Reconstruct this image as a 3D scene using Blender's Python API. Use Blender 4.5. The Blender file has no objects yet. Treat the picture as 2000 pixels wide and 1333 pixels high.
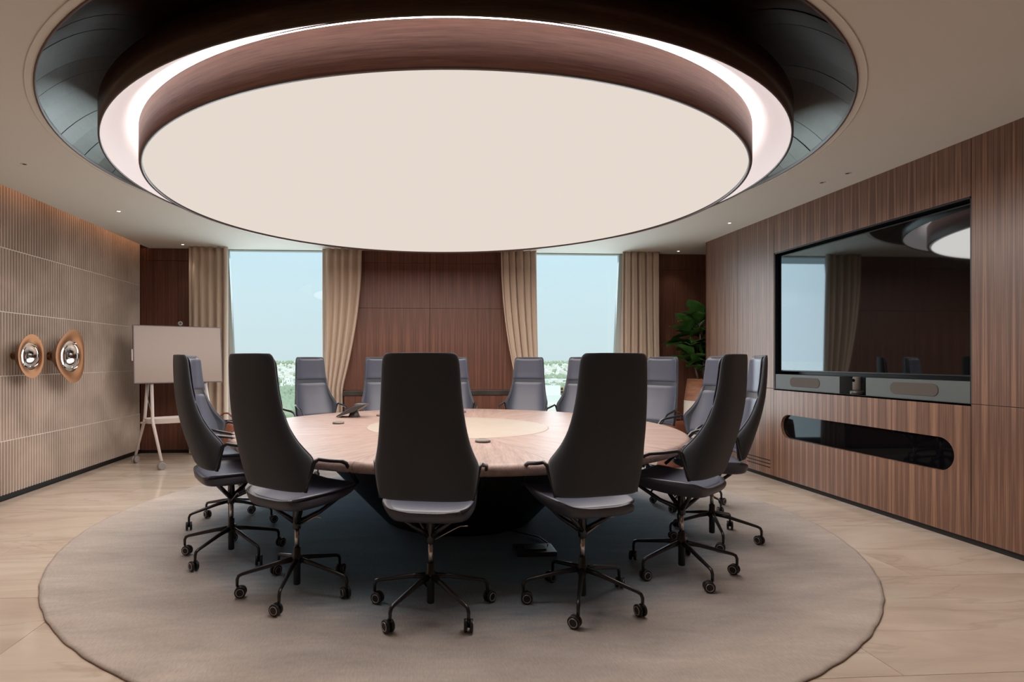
import bpy, math, random
from mathutils import Vector, Matrix
R = random.Random(7)
PI = math.pi
sc = bpy.context.scene
COL = sc.collection
# ------------------------------------------------------------------ camera
YAW = math.atan(70 / 1135)
CA, SA = math.cos(YAW), math.sin(YAW)
EYE = 1.29
def W(xc, zc):                       # camera-plan metres (right, forward) -> room metres
    return (xc * CA + zc * SA, zc * CA - xc * SA)
cam = bpy.data.cameras.new('camera')
cam.sensor_width = 36; cam.lens = 1135 / 2000 * 36
cam.shift_x = 0.0665; cam.shift_y = 0.01825
cam.clip_end = 30000; cam.clip_start = .05
co = bpy.data.objects.new('camera', cam); COL.objects.link(co)
co.location = (0, 0, EYE); co.rotation_euler = (PI / 2, 0, -YAW)
sc.camera = co
# ------------------------------------------------------------------ exposure, world, sun, window portals
sc.view_settings.view_transform = 'Standard'; sc.view_settings.look = 'None'
sc.view_settings.gamma = 1; sc.view_settings.use_curve_mapping = False
EXPO = 0.0
sc.view_settings.exposure = EXPO
sc.cycles.max_bounces = 10; sc.cycles.diffuse_bounces = 6
sc.cycles.glossy_bounces = 5; sc.cycles.transparent_max_bounces = 12
sc.cycles.sample_clamp_indirect = 6
w = bpy.data.worlds.new('sky'); sc.world = w; w.use_nodes = True
nt = w.node_tree; nt.nodes.clear()
wo = nt.nodes.new('ShaderNodeOutputWorld'); bg = nt.nodes.new('ShaderNodeBackground')
tc = nt.nodes.new('ShaderNodeTexCoord'); sp = nt.nodes.new('ShaderNodeSeparateXYZ')
rp = nt.nodes.new('ShaderNodeValToRGB')
nt.links.new(tc.outputs['Generated'], sp.inputs[0]); nt.links.new(sp.outputs['Z'], rp.inputs[0])
e = rp.color_ramp.elements
e[0].position = 0.0; e[0].color = (.63, .76, .79, 1)
e[1].position = .45; e[1].color = (.50, .76, .90, 1)
k = e.new(.10); k.color = (.64, .80, .86, 1)
k = e.new(.20); k.color = (.60, .81, .91, 1)
nt.links.new(rp.outputs[0], bg.inputs[0]); bg.inputs[1].default_value = 1.06
nt.links.new(bg.outputs[0], wo.inputs[0])
sl = bpy.data.lights.new('sun', 'SUN'); sl.energy = 2.0; sl.angle = .02; sl.color = (1, .93, .84)
so = bpy.data.objects.new('sun', sl); COL.objects.link(so); so.rotation_euler = (math.radians(38), 0, math.radians(-20))
DISC_E = .74
def portal(x0, x1, z0, z1, y):
    l = bpy.data.lights.new('window_portal', 'AREA'); l.shape = 'RECTANGLE'; l.size = x1 - x0; l.size_y = z1 - z0
    l.cycles.is_portal = True
    o = bpy.data.objects.new('window_portal', l); COL.objects.link(o)
    o.location = ((x0 + x1) / 2, y, (z0 + z1) / 2); o.rotation_euler = (-PI / 2, 0, 0)
def area(name, shape, sx, sy, loc, rot, watts, col, spread=PI):
    l = bpy.data.lights.new(name, 'AREA'); l.shape = shape; l.size = sx
    if sy: l.size_y = sy
    l.energy = watts; l.color = col; l.spread = spread
    o = bpy.data.objects.new(name, l); COL.objects.link(o); o.location = loc; o.rotation_euler = rot; return o
DX, DY = W(.01, 4.795)
area('ceiling_light_glow', 'DISK', 4.4, 0, (DX, DY, 2.57), (0, 0, 0), 200, (1, .90, .82))
area('daylight_left', 'RECTANGLE', 1.6, 2.6, (-1.77, 8.30, 1.45), (-PI / 2 - .12, 0, 0), 30, (.78, .92, 1), 2.3)
area('daylight_right', 'RECTANGLE', 1.6, 2.6, (2.37, 8.30, 1.45), (-PI / 2 - .12, 0, 0), 30, (.78, .92, 1), 2.3)
portal(-2.7, -.8, .05, 2.85, 8.28); portal(1.45, 3.3, .05, 2.85, 8.28)

# ------------------------------------------------------------------ mesh helpers
class MB:
    def __init__(s): s.v = []; s.f = []; s.sm = []
    def add(s, vs, fs, smooth=False):
        b = len(s.v); s.v += [tuple(p) for p in vs]
        for f in fs: s.f.append(tuple(b + i for i in f)); s.sm.append(smooth)
        return s
    def box(s, x0, x1, y0, y1, z0, z1):
        vs = [(x, y, z) for z in (z0, z1) for y in (y0, y1) for x in (x0, x1)]
        return s.add(vs, [(0, 2, 3, 1), (4, 5, 7, 6), (0, 1, 5, 4), (2, 6, 7, 3), (0, 4, 6, 2), (1, 3, 7, 5)])
    def grid(s, fn, nu, nv, cu=False, cv=False, smooth=True):
        vs = [fn(i / (nu if cu else nu), j / (nv if cv else nv)) for j in range(nv if cv else nv + 1) for i in range(nu if cu else nu + 1)]
        w_ = nu if cu else nu + 1; h_ = nv if cv else nv + 1; fs = []
        for j in range(nv):
            for i in range(nu):
                a, b = j * w_ + i, j * w_ + (i + 1) % w_
                c, d = ((j + 1) % h_) * w_ + (i + 1) % w_, ((j + 1) % h_) * w_ + i
                fs.append((a, b, c, d))
        return s.add(vs, fs, smooth)
    def lathe(s, prof, n=32, c=(0, 0, 0), axis='z', smooth=True, cap=True):
        vs = []
        for (r, h) in prof:
            for i in range(n):
                t = 2 * PI * i / n; a, b = r * math.cos(t), r * math.sin(t)
                p = (a, b, h) if axis == 'z' else ((h, a, b) if axis == 'x' else (b, h, a))
                vs.append((p[0] + c[0], p[1] + c[1], p[2] + c[2]))
        fs = []
        for j in range(len(prof) - 1):
            for i in range(n):
                fs.append((j * n + i, j * n + (i + 1) % n, (j + 1) * n + (i + 1) % n, (j + 1) * n + i))
        s.add(vs, fs, smooth)
        if cap:
            b = len(s.v) - n * len(prof); m = len(prof) - 1
            s.f.append(tuple(b + i for i in reversed(range(n)))); s.sm.append(False)
            s.f.append(tuple(b + m * n + i for i in range(n))); s.sm.append(False)
        return s
    def tube(s, pts, rad, n=8, flat=1.0, smooth=True):
        pts = [Vector(p) for p in pts]
        rads = rad if isinstance(rad, (list, tuple)) else [rad] * len(pts)
        vs = []
        t0 = (pts[1] - pts[0]).normalized()
        up = Vector((0, 0, 1)) if abs(t0.z) < .9 else Vector((1, 0, 0))
        side = t0.cross(up).normalized()
        for i, p in enumerate(pts):
            if i == 0: t = pts[1] - p
            elif i == len(pts) - 1: t = p - pts[i - 1]
            else: t = (pts[i + 1] - p).normalized() + (p - pts[i - 1]).normalized()
            t.normalize()
            side = (side - t * side.dot(t)).normalized(); u2 = side.cross(t)
            for k in range(n):
                a = 2 * PI * k / n
                vs.append(p + side * math.cos(a) * rads[i] * flat + u2 * math.sin(a) * rads[i])
        fs = [(j * n + k, j * n + (k + 1) % n, (j + 1) * n + (k + 1) % n, (j + 1) * n + k) for j in range(len(pts) - 1) for k in range(n)]
        fs += [tuple(reversed(range(n))), tuple((len(pts) - 1) * n + k for k in range(n))]
        return s.add(vs, fs, smooth)
    def prism(s, poly, y0, y1, axis='y'):     # poly in (a,b)
        n = len(poly)
        mk = {'y': lambda a, b, h: (a, h, b), 'x': lambda a, b, h: (h, a, b), 'z': lambda a, b, h: (a, b, h)}[axis]
        vs = [mk(a, b, y0) for a, b in poly] + [mk(a, b, y1) for a, b in poly]
        fs = [tuple(range(n)), tuple(reversed(range(n, 2 * n)))] + [(i, n + i, n + (i + 1) % n, (i + 1) % n) for i in range(n)]
        return s.add(vs, fs)
    def build(s, name, m, parent=None, loc=None, mods=None, bevel=0, fixn=True):
        me = bpy.data.meshes.new(name); me.from_pydata(s.v, [], s.f)
        me.polygons.foreach_set('use_smooth', s.sm)
        me.update()
        if fixn:
            import bmesh
            bm = bmesh.new(); bm.from_mesh(me); bmesh.ops.recalc_face_normals(bm, faces=bm.faces); bm.to_mesh(me); bm.free()
        me.materials.append(m)
        o = bpy.data.objects.new(name, me); COL.objects.link(o)
        if parent: o.parent = parent
        if loc: o.location = loc
        if bevel:
            b = o.modifiers.new('b', 'BEVEL'); b.width = bevel; b.segments = 2; b.limit_method = 'ANGLE'; b.angle_limit = .6
        return o
def bake(o):                        # freeze modifiers so that copies share one mesh
    dg = bpy.context.evaluated_depsgraph_get(); dg.update()
    me = bpy.data.meshes.new_from_object(o.evaluated_get(dg))
    o.modifiers.clear(); o.data = me
    return o
def tag(o, label=None, cat=None, group=None, kind=None):
    if label: o['label'] = label
    if cat: o['category'] = cat
    if group: o['group'] = group
    if kind: o['kind'] = kind
    return o
def empty(name, loc=(0, 0, 0), rz=0):
    o = bpy.data.objects.new(name, None); COL.objects.link(o); o.location = loc; o.rotation_euler = (0, 0, rz)
    o.empty_display_size = .1
    return o
KIDS = {}
def copy_tree(o, parent=None):
    c = o.copy(); COL.objects.link(c)
    if parent: c.parent = parent
    for ch in list(o.children): copy_tree(ch, c)
    return c
def stadium(a0, a1, b0, b1, n=14):
    r = (b1 - b0) / 2; bc = (b0 + b1) / 2; p = []
    for i in range(n + 1):
        t = -PI / 2 + PI * i / n; p.append((a1 - r + r * math.cos(t), bc + r * math.sin(t)))
    for i in range(n + 1):
        t = PI / 2 + PI * i / n; p.append((a0 + r + r * math.cos(t), bc + r * math.sin(t)))
    return p

# ------------------------------------------------------------------ materials
def new_mat(name):
    m = bpy.data.materials.new(name); m.use_nodes = True; return m, m.node_tree, m.node_tree.nodes['Principled BSDF']
def plain(name, c, rough=.5, metal=0, spec=.5, coat=0, bump=None, var=0, ior=None, sheen=0):
    m, t, p = new_mat(name)
    p.inputs['Base Color'].default_value = (*c, 1); p.inputs['Roughness'].default_value = rough
    p.inputs['Metallic'].default_value = metal; p.inputs['Specular IOR Level'].default_value = spec
    p.inputs['Coat Weight'].default_value = coat
    if sheen: p.inputs['Sheen Weight'].default_value = sheen
    if ior: p.inputs['IOR'].default_value = ior
    if bump or var:
        g = t.nodes.new('ShaderNodeTexCoord'); n = t.nodes.new('ShaderNodeTexNoise')
        n.inputs['Scale'].default_value = bump[0] if bump else 8; n.inputs['Detail'].default_value = 4
        t.links.new(g.outputs['Object'], n.inputs['Vector'])
        if bump:
            b = t.nodes.new('ShaderNodeBump'); b.inputs['Strength'].default_value = bump[1]; b.inputs['Distance'].default_value = .002
            t.links.new(n.outputs[0], b.inputs['Height']); t.links.new(b.outputs[0], p.inputs['Normal'])
        if var:
            n2 = t.nodes.new('ShaderNodeTexNoise'); n2.inputs['Scale'].default_value = 6; n2.inputs['Detail'].default_value = 5
            t.links.new(g.outputs['Object'], n2.inputs['Vector'])
            r = t.nodes.new('ShaderNodeValToRGB'); r.color_ramp.elements[0].position = .3; r.color_ramp.elements[1].position = .7
            r.color_ramp.elements[0].color = (*[x * (1 - var) for x in c], 1); r.color_ramp.elements[1].color = (*[min(1, x * (1 + var)) for x in c], 1)
            t.links.new(n2.outputs[0], r.inputs[0]); t.links.new(r.outputs[0], p.inputs['Base Color'])
    return m
def emis(name, c, s):
    m = bpy.data.materials.new(name); m.use_nodes = True; t = m.node_tree; t.nodes.clear()
    e_ = t.nodes.new('ShaderNodeEmission'); o = t.nodes.new('ShaderNodeOutputMaterial')
    e_.inputs[0].default_value = (*c, 1); e_.inputs[1].default_value = s; t.links.new(e_.outputs[0], o.inputs[0]); return m
def wood(name, dark, mid, light, scale, rough=.4, coords='Position', coat=0, spec=.4, rnd=0, leaf=None):
    """veneer: broad and fine streaks; scale = (x, y, z) frequency of the broad streaks."""
    m, t, p = new_mat(name); N = t.nodes.new; L = t.links.new
    if coords == 'Position': src = N('ShaderNodeNewGeometry').outputs['Position']
    else: src = N('ShaderNodeTexCoord').outputs['Object']
    if rnd:
        oi = N('ShaderNodeObjectInfo'); mu = N('ShaderNodeVectorMath'); mu.operation = 'SCALE'; mu.inputs[0].default_value = (rnd, rnd, rnd)
        L(oi.outputs['Random'], mu.inputs['Scale']); ad = N('ShaderNodeVectorMath'); ad.operation = 'ADD'
        L(src, ad.inputs[0]); L(mu.outputs[0], ad.inputs[1]); src = ad.outputs[0]
    if leaf:      # book-matched veneer leaves: mirror the pattern every leaf[1] metres along axis leaf[0]
        sx = N('ShaderNodeSeparateXYZ'); cx = N('ShaderNodeCombineXYZ'); L(src, sx.inputs[0])
        for q_ in range(3):
            if q_ == leaf[0]:
                pp = N('ShaderNodeMath'); pp.operation = 'PINGPONG'; pp.inputs[1].default_value = leaf[1]; L(sx.outputs[q_], pp.inputs[0])
                dr_ = N('ShaderNodeMath'); dr_.operation = 'MULTIPLY_ADD'; dr_.inputs[1].default_value = .035; L(sx.outputs[q_], dr_.inputs[0]); L(pp.outputs[0], dr_.inputs[2]); L(dr_.outputs[0], cx.inputs[q_])
            else: L(sx.outputs[q_], cx.inputs[q_])
        src = cx.outputs[0]
    outs = []
    for k, det in ((1, 3), (5.5, 4)):
        mp = N('ShaderNodeMapping'); mp.inputs['Scale'].default_value = tuple(x * k for x in scale)
        L(src, mp.inputs[0]); n = N('ShaderNodeTexNoise'); n.inputs['Scale'].default_value = 1; n.inputs['Detail'].default_value = det
        n.inputs['Roughness'].default_value = .6
        L(mp.outputs[0], n.inputs['Vector']); outs.append(n.outputs[0])
    mx = N('ShaderNodeMath'); mx.operation = 'MULTIPLY_ADD'; mx.inputs[1].default_value = .55
    m2 = N('ShaderNodeMath'); m2.operation = 'MULTIPLY'; m2.inputs[1].default_value = .45
    L(outs[0], m2.inputs[0]); L(outs[1], mx.inputs[0]); L(m2.outputs[0], mx.inputs[2])
    r = N('ShaderNodeValToRGB'); el = r.color_ramp.elements
    el[0].position = .36; el[0].color = (*dark, 1); el[1].position = .66; el[1].color = (*light, 1)
    q = el.new(.5); q.color = (*mid, 1)
    L(mx.outputs[0], r.inputs[0]); L(r.outputs[0], p.inputs['Base Color'])
    p.inputs['Roughness'].default_value = rough; p.inputs['Coat Weight'].default_value = coat; p.inputs['Specular IOR Level'].default_value = spec
    b = N('ShaderNodeBump'); b.inputs['Strength'].default_value = .15; b.inputs['Distance'].default_value = .001
    L(outs[1], b.inputs['Height']); L(b.outputs[0], p.inputs['Normal'])
    return m

M = {}
M['walnut_y'] = wood('walnut_right_wall', (.095, .046, .030), (.172, .088, .058), (.40, .222, .138), (24, 24, .25), .33, spec=.55, leaf=(1, .095))
M['walnut_x'] = wood('walnut_back_wall', (.085, .034, .022), (.145, .058, .038), (.235, .108, .072), (26, 26, .3), .42, leaf=(0, .09))  # redder, darker copy of the right-wall walnut, toned for how it is lit
M['walnut_drum'] = wood('walnut_drum', (.13, .058, .042), (.20, .095, .07), (.27, .14, .105), (1.0, 1.0, 34), .45)
M['walnut_cove'] = wood('walnut_cove', (.030, .013, .008), (.046, .020, .013), (.066, .032, .022), (2, 2, 24), .30, spec=.36)
M['walnut_cove'].node_tree.nodes['Principled BSDF'].inputs['Specular Tint'].default_value = (.80, .88, .66, 1)
M['tabletop'] = wood('pale_oak_tabletop', (.20, .135, .115), (.28, .198, .172), (.35, .258, .228), (1.6, 22, 22), .44, 'Object', coat=.0, spec=.35, rnd=9)
M['pot_wood'] = wood('pot_wood', (.20, .085, .05), (.32, .145, .085), (.42, .21, .13), (2, 2, 30), .4)
M['ceiling'] = plain('ceiling_paint', (.72, .69, .62), .9, bump=(40, .05))
M['white'] = plain('white_paint', (.88, .86, .86), .7)
M['rim'] = plain('bronze_rim', (.10, .06, .048), .4, bump=(60, .05))
M['grout'] = plain('grout', (.36, .30, .26), .8, bump=(50, .1))
M['black'] = plain('black_base', (.008, .008, .008), .6)
M['dark_liner'] = plain('dark_liner', (.006, .006, .007), .35)
M['backing'] = plain('backing_board', (.03, .018, .013), .8)
M['shell'] = plain('charcoal_wool', (.038, .044, .055), .85, bump=(900, .35), sheen=.15)
M['leather'] = plain('slate_leather', (.058, .064, .094), .38, bump=(260, .22), spec=.55)
M['seat_shell'] = plain('charcoal_leather', (.052, .053, .070), .42, bump=(260, .2), spec=.5)
M['blackmetal'] = plain('black_metal', (.012, .012, .013), .28, metal=.0, spec=.6)
M['chrome'] = plain('brushed_steel', (.62, .57, .53), .28, metal=1)
M['mirror'] = plain('mirror_chrome', (.85, .84, .83), .05, metal=1)
M['copper'] = plain('copper', (.27, .105, .042), .33, metal=1, bump=(30, .05))
M['brass'] = plain('brass_bronze', (.36, .19, .09), .22, metal=1)
M['rubber'] = plain('rubber', (.015, .015, .016), .5)
M['tinlay'] = plain('cream_leather_inlay', (.29, .245, .205), .55, bump=(300, .1), var=.03)
M['pedestal'] = plain('dark_pedestal', (.02, .016, .015), .4, var=.2)
M['stone'] = plain('dark_stone', (.045, .038, .032), .35, var=.3)
M['whitemetal'] = plain('white_metal', (.70, .63, .60), .4)
M['greyrubber'] = plain('grey_rubber', (.30, .27, .26), .45)
M['speaker'] = plain('graphite_panel', (.085, .095, .095), .5, bump=(500, .2))
M['grille'] = plain('taupe_speaker_cloth', (.085, .070, .060), .8, bump=(700, .5))
M['phone'] = plain('phone_plastic', (.05, .045, .045), .35)
M['puck'] = plain('puck_cloth', (.12, .10, .09), .6, bump=(500, .3))
M['pucktop'] = plain('puck_ring', (.17, .14, .125), .4)
M['tan'] = plain('tan_leather', (.22, .075, .042), .5, bump=(150, .2), var=.1)
M['soil'] = plain('soil', (.03, .02, .015), .9, bump=(60, .8))
M['cream'] = plain('cream_ceramic', (.78, .72, .66), .4)
M['bark'] = plain('bark', (.16, .12, .10), .8, bump=(60, .6), var=.2)
M['leaf'] = plain('leaf', (.035, .105, .018), .42, var=.35, bump=(30, .3))
M['dryleaf'] = plain('dry_leaf', (.40, .24, .12), .6, var=.3)
M['frame'] = plain('grey_window_frame', (.42, .46, .45), .4)
M['disc'] = emis('luminous_fabric', (1.0, .885, .79), DISC_E * 1.07)
M['led'] = emis('led_strip', (1.0, .90, .83), 10.0)
M['halo'] = plain('halo_lit_white', (.86, .80, .80), .7)
_p = M['halo'].node_tree.nodes['Principled BSDF']; _p.inputs['Emission Color'].default_value = (1, .92, .93, 1); _p.inputs['Emission Strength'].default_value = .50  # even emission imitates the LED light falling on the white ring
M['warmled'] = emis('warm_led_strip', (1.0, .50, .24), 3.2)
M['downlight'] = emis('downlight_lamp', (1.0, .92, .82), 6.0)

def screen_mat(name, c, f):
    m = bpy.data.materials.new(name); m.use_nodes = True; t = m.node_tree; t.nodes.clear()
    d = t.nodes.new('ShaderNodeBsdfDiffuse'); g = t.nodes.new('ShaderNodeBsdfGlossy'); mx = t.nodes.new('ShaderNodeMixShader')
    o = t.nodes.new('ShaderNodeOutputMaterial'); fr = t.nodes.new('ShaderNodeFresnel'); fr.inputs[0].default_value = f
    d.inputs[0].default_value = (*c, 1); g.inputs[0].default_value = (.86, .95, 1, 1); g.inputs['Roughness'].default_value = .03
    t.links.new(fr.outputs[0], mx.inputs[0]); t.links.new(d.outputs[0], mx.inputs[1]); t.links.new(g.outputs[0], mx.inputs[2]); t.links.new(mx.outputs[0], o.inputs[0])
    return m
M['screen'] = screen_mat('glossy_black_screen', (.004, .004, .004), 2.1)
M['darkglass'] = screen_mat('smoked_glass', (.003, .003, .004), 1.25)
M['board'] = plain('board_screen', (.40, .315, .285), .25, spec=.5)
M['boardframe'] = plain('board_frame', (.16, .14, .135), .4)
def glass_mat():
    m = bpy.data.materials.new('window_glass'); m.use_nodes = True; t = m.node_tree; t.nodes.clear()
    a = t.nodes.new('ShaderNodeBsdfTransparent'); g = t.nodes.new('ShaderNodeBsdfGlossy'); mx = t.nodes.new('ShaderNodeMixShader')
    o = t.nodes.new('ShaderNodeOutputMaterial'); a.inputs[0].default_value = (.97, .99, .99, 1); g.inputs['Roughness'].default_value = .01
    mx.inputs[0].default_value = .015
    t.links.new(a.outputs[0], mx.inputs[1]); t.links.new(g.outputs[0], mx.inputs[2]); t.links.new(mx.outputs[0], o.inputs[0]); return m
M['glass'] = glass_mat()

def marble():
    m, t, p = new_mat('cream_marble'); N = t.nodes.new; L = t.links.new
    g = N('ShaderNodeNewGeometry'); oi = N('ShaderNodeObjectInfo')
    mu = N('ShaderNodeVectorMath'); mu.operation = 'SCALE'; mu.inputs[0].default_value = (0, 7, 31); L(oi.outputs['Random'], mu.inputs['Scale'])
    ad = N('ShaderNodeVectorMath'); ad.operation = 'ADD'; L(g.outputs['Position'], ad.inputs[0]); L(mu.outputs[0], ad.inputs[1])
    mp = N('ShaderNodeMapping'); mp.inputs['Scale'].default_value = (.7, 2.6, 1); mp.inputs['Rotation'].default_value = (0, 0, .12); L(ad.outputs[0], mp.inputs[0])
    n = N('ShaderNodeTexNoise'); n.inputs['Scale'].default_value = 1.3; n.inputs['Detail'].default_value = 7; n.inputs['Roughness'].default_value = .55; n.inputs['Distortion'].default_value = .9
    L(mp.outputs[0], n.inputs['Vector'])
    r = N('ShaderNodeValToRGB'); el = r.color_ramp.elements
    el[0].position = .32; el[0].color = (.62, .50, .41, 1); el[1].position = .68; el[1].color = (.80, .70, .60, 1)
    q = el.new(.5); q.color = (.73, .61, .51, 1)
    L(n.outputs[0], r.inputs[0])
    # thin veins
    n2 = N('ShaderNodeTexNoise'); n2.inputs['Scale'].default_value = .8; n2.inputs['Detail'].default_value = 5; n2.inputs['Distortion'].default_value = 1.2
    mp2 = N('ShaderNodeMapping'); mp2.inputs['Scale'].default_value = (.6, 2.4, 1); mp2.inputs['Rotation'].default_value = (0, 0, -.2); L(ad.outputs[0], mp2.inputs[0]); L(mp2.outputs[0], n2.inputs['Vector'])
    r2 = N('ShaderNodeValToRGB'); e2 = r2.color_ramp.elements; e2[0].position = .485; e2[0].color = (0, 0, 0, 1); e2[1].position = .515; e2[1].color = (0, 0, 0, 1)
    q = e2.new(.5); q.color = (1, 1, 1, 1); L(n2.outputs[0], r2.inputs[0])
    mx = N('ShaderNodeMix'); mx.data_type = 'RGBA'; mx.inputs['B'].default_value = (.46, .34, .26, 1)
    ms = N('ShaderNodeMath'); ms.operation = 'MULTIPLY'; ms.inputs[1].default_value = .35; L(r2.outputs[0], ms.inputs[0]); L(ms.outputs[0], mx.inputs['Factor'])
    L(r.outputs[0], mx.inputs['A']); L(mx.outputs['Result'], p.inputs['Base Color'])
    p.inputs['Roughness'].default_value = .12; p.inputs['Specular IOR Level'].default_value = .55
    return m
M['marble'] = marble()

def rug_mat(cx, cy):
    m, t, p = new_mat('hand_tufted_rug'); N = t.nodes.new; L = t.links.new
    g = N('ShaderNodeNewGeometry'); sb = N('ShaderNodeVectorMath'); sb.operation = 'SUBTRACT'; sb.inputs[1].default_value = (cx, cy, 0); L(g.outputs['Position'], sb.inputs[0])
    # streaky noise added to the radius
    mp = N('ShaderNodeMapping'); mp.inputs['Scale'].default_value = (3.2, 12, 1); mp.inputs['Rotation'].default_value = (0, 0, .12); L(g.outputs['Position'], mp.inputs[0])
    n = N('ShaderNodeTexNoise'); n.inputs['Scale'].default_value = 1.6; n.inputs['Detail'].default_value = 6; L(mp.outputs[0], n.inputs['Vector'])
    nb = N('ShaderNodeTexNoise'); nb.inputs['Scale'].default_value = .9; nb.inputs['Detail'].default_value = 3; L(g.outputs['Position'], nb.inputs['Vector'])
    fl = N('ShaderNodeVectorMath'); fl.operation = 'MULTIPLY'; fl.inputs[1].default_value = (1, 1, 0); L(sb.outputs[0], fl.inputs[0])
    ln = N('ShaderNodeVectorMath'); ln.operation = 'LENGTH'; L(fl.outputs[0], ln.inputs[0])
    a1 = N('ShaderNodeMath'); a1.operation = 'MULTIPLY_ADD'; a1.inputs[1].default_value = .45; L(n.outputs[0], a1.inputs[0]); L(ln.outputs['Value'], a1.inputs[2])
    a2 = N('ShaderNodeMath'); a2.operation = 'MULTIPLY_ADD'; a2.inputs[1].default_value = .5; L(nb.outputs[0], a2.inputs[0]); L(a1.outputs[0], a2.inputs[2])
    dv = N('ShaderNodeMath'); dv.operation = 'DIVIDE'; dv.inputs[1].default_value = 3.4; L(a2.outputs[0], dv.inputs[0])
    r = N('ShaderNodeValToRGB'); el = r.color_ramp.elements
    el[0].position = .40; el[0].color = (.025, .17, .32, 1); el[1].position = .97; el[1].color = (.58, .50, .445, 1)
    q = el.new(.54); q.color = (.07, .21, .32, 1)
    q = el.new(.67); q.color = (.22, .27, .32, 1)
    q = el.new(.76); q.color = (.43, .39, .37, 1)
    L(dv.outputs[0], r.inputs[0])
    mp3 = N('ShaderNodeMapping'); mp3.inputs['Scale'].default_value = (60, 14, 1); L(g.outputs['Position'], mp3.inputs[0])
    n3 = N('ShaderNodeTexNoise'); n3.inputs['Scale'].default_value = 2; n3.inputs['Detail'].default_value = 4; L(mp3.outputs[0], n3.inputs['Vector'])
    mr = N('ShaderNodeMapRange'); mr.inputs['To Min'].default_value = .78; mr.inputs['To Max'].default_value = 1.22; L(n3.outputs[0], mr.inputs[0])
    mx = N('ShaderNodeVectorMath'); mx.operation = 'SCALE'; L(r.outputs[0], mx.inputs[0]); L(mr.outputs[0], mx.inputs['Scale']); L(mx.outputs[0], p.inputs['Base Color'])
    # brushed pile patches
    mp4 = N('ShaderNodeMapping'); mp4.inputs['Scale'].default_value = (1.1, 3.4, 1); mp4.inputs['Rotation'].default_value = (0, 0, .35); L(g.outputs['Position'], mp4.inputs[0])
    n4 = N('ShaderNodeTexNoise'); n4.inputs['Scale'].default_value = 1.4; n4.inputs['Detail'].default_value = 7; n4.inputs['Roughness'].default_value = .65; n4.inputs['Distortion'].default_value = .5; L(mp4.outputs[0], n4.inputs['Vector'])
    r4 = N('ShaderNodeMapRange'); r4.inputs['From Min'].default_value = .3; r4.inputs['From Max'].default_value = .7; r4.inputs['To Min'].default_value = .80; r4.inputs['To Max'].default_value = 1.16; L(n4.outputs[0], r4.inputs[0])
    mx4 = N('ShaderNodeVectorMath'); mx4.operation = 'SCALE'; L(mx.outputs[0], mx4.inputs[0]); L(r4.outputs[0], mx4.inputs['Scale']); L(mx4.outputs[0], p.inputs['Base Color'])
    b = N('ShaderNodeBump'); b.inputs['Strength'].default_value = .5; b.inputs['Distance'].default_value = .004; L(n3.outputs[0], b.inputs['Height']); L(b.outputs[0], p.inputs['Normal'])
    p.inputs['Roughness'].default_value = .95; p.inputs['Sheen Weight'].default_value = .25; p.inputs['Specular IOR Level'].default_value = .2
    return m
def plaster():
    m, t, p = new_mat('fluted_plaster'); N = t.nodes.new; L = t.links.new
    g = N('ShaderNodeNewGeometry'); n = N('ShaderNodeTexNoise'); n.inputs['Scale'].default_value = 1.6; n.inputs['Detail'].default_value = 6; n.inputs['Distortion'].default_value = .6
    L(g.outputs['Position'], n.inputs['Vector'])
    r = N('ShaderNodeValToRGB'); el = r.color_ramp.elements; el[0].position = .3; el[0].color = (.46, .38, .325, 1); el[1].position = .7; el[1].color = (.68, .575, .51, 1)
    L(n.outputs[0], r.inputs[0]); L(r.outputs[0], p.inputs['Base Color']); p.inputs['Roughness'].default_value = .6
    return m
M['plaster'] = plaster()
M['plasteredge'] = plain('panel_edge_plaster', (.78, .72, .66), .7)
def curtain_mat():
    m, t, p = new_mat('beige_curtain'); N = t.nodes.new; L = t.links.new
    tc_ = N('ShaderNodeNewGeometry'); mp = N('ShaderNodeMapping'); mp.inputs['Scale'].default_value = (300, 300, 60); L(tc_.outputs['Position'], mp.inputs[0])
    n = N('ShaderNodeTexNoise'); n.inputs['Scale'].default_value = 1; L(mp.outputs[0], n.inputs['Vector'])
    b = N('ShaderNodeBump'); b.inputs['Strength'].default_value = .2; b.inputs['Distance'].default_value = .001; L(n.outputs[0], b.inputs['Height']); L(b.outputs[0], p.inputs['Normal'])
    p.inputs['Base Color'].default_value = (.57, .445, .345, 1); p.inputs['Roughness'].default_value = .85; p.inputs['Sheen Weight'].default_value = .3
    return m
M['curtain'] = curtain_mat()

# ------------------------------------------------------------------ room dimensions
XL, XR, YB, YF = -3.68, 3.90, 8.25, -2.2       # left wall, right wall, back (window) wall, wall behind the viewer
XE = 6.4                                       # end of the recess beyond the screen wall
ZC = 2.83                                      # ceiling
CX, CY = W(.01, 4.795)                         # centre of ceiling rings

# floor with slabs
fl = MB().box(XL - .1, XE + .1, YF - .1, YB + .1, -.12, -.022).build('floor', M['grout']); tag(fl, 'polished cream marble floor laid in large slabs', 'floor', kind='structure')
ys = [YF, -.87, .18, 1.22, 2.25, 3.28, 4.31, 5.34, 6.37, 7.40, YB]
for j in range(len(ys) - 1):
    x = XL - (.9 if j % 2 else 0) 
    while x < XE:
        x0, x1 = max(x, XL), min(x + 1.9, XE)
        if x1 - x0 > .05:
            MB().box(x0 + .0015, x1 - .0015, ys[j] + .0015, ys[j + 1] - .0015, -.022, 0).build('marble_slab', M['marble'], fl)
        x += 1.9

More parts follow.
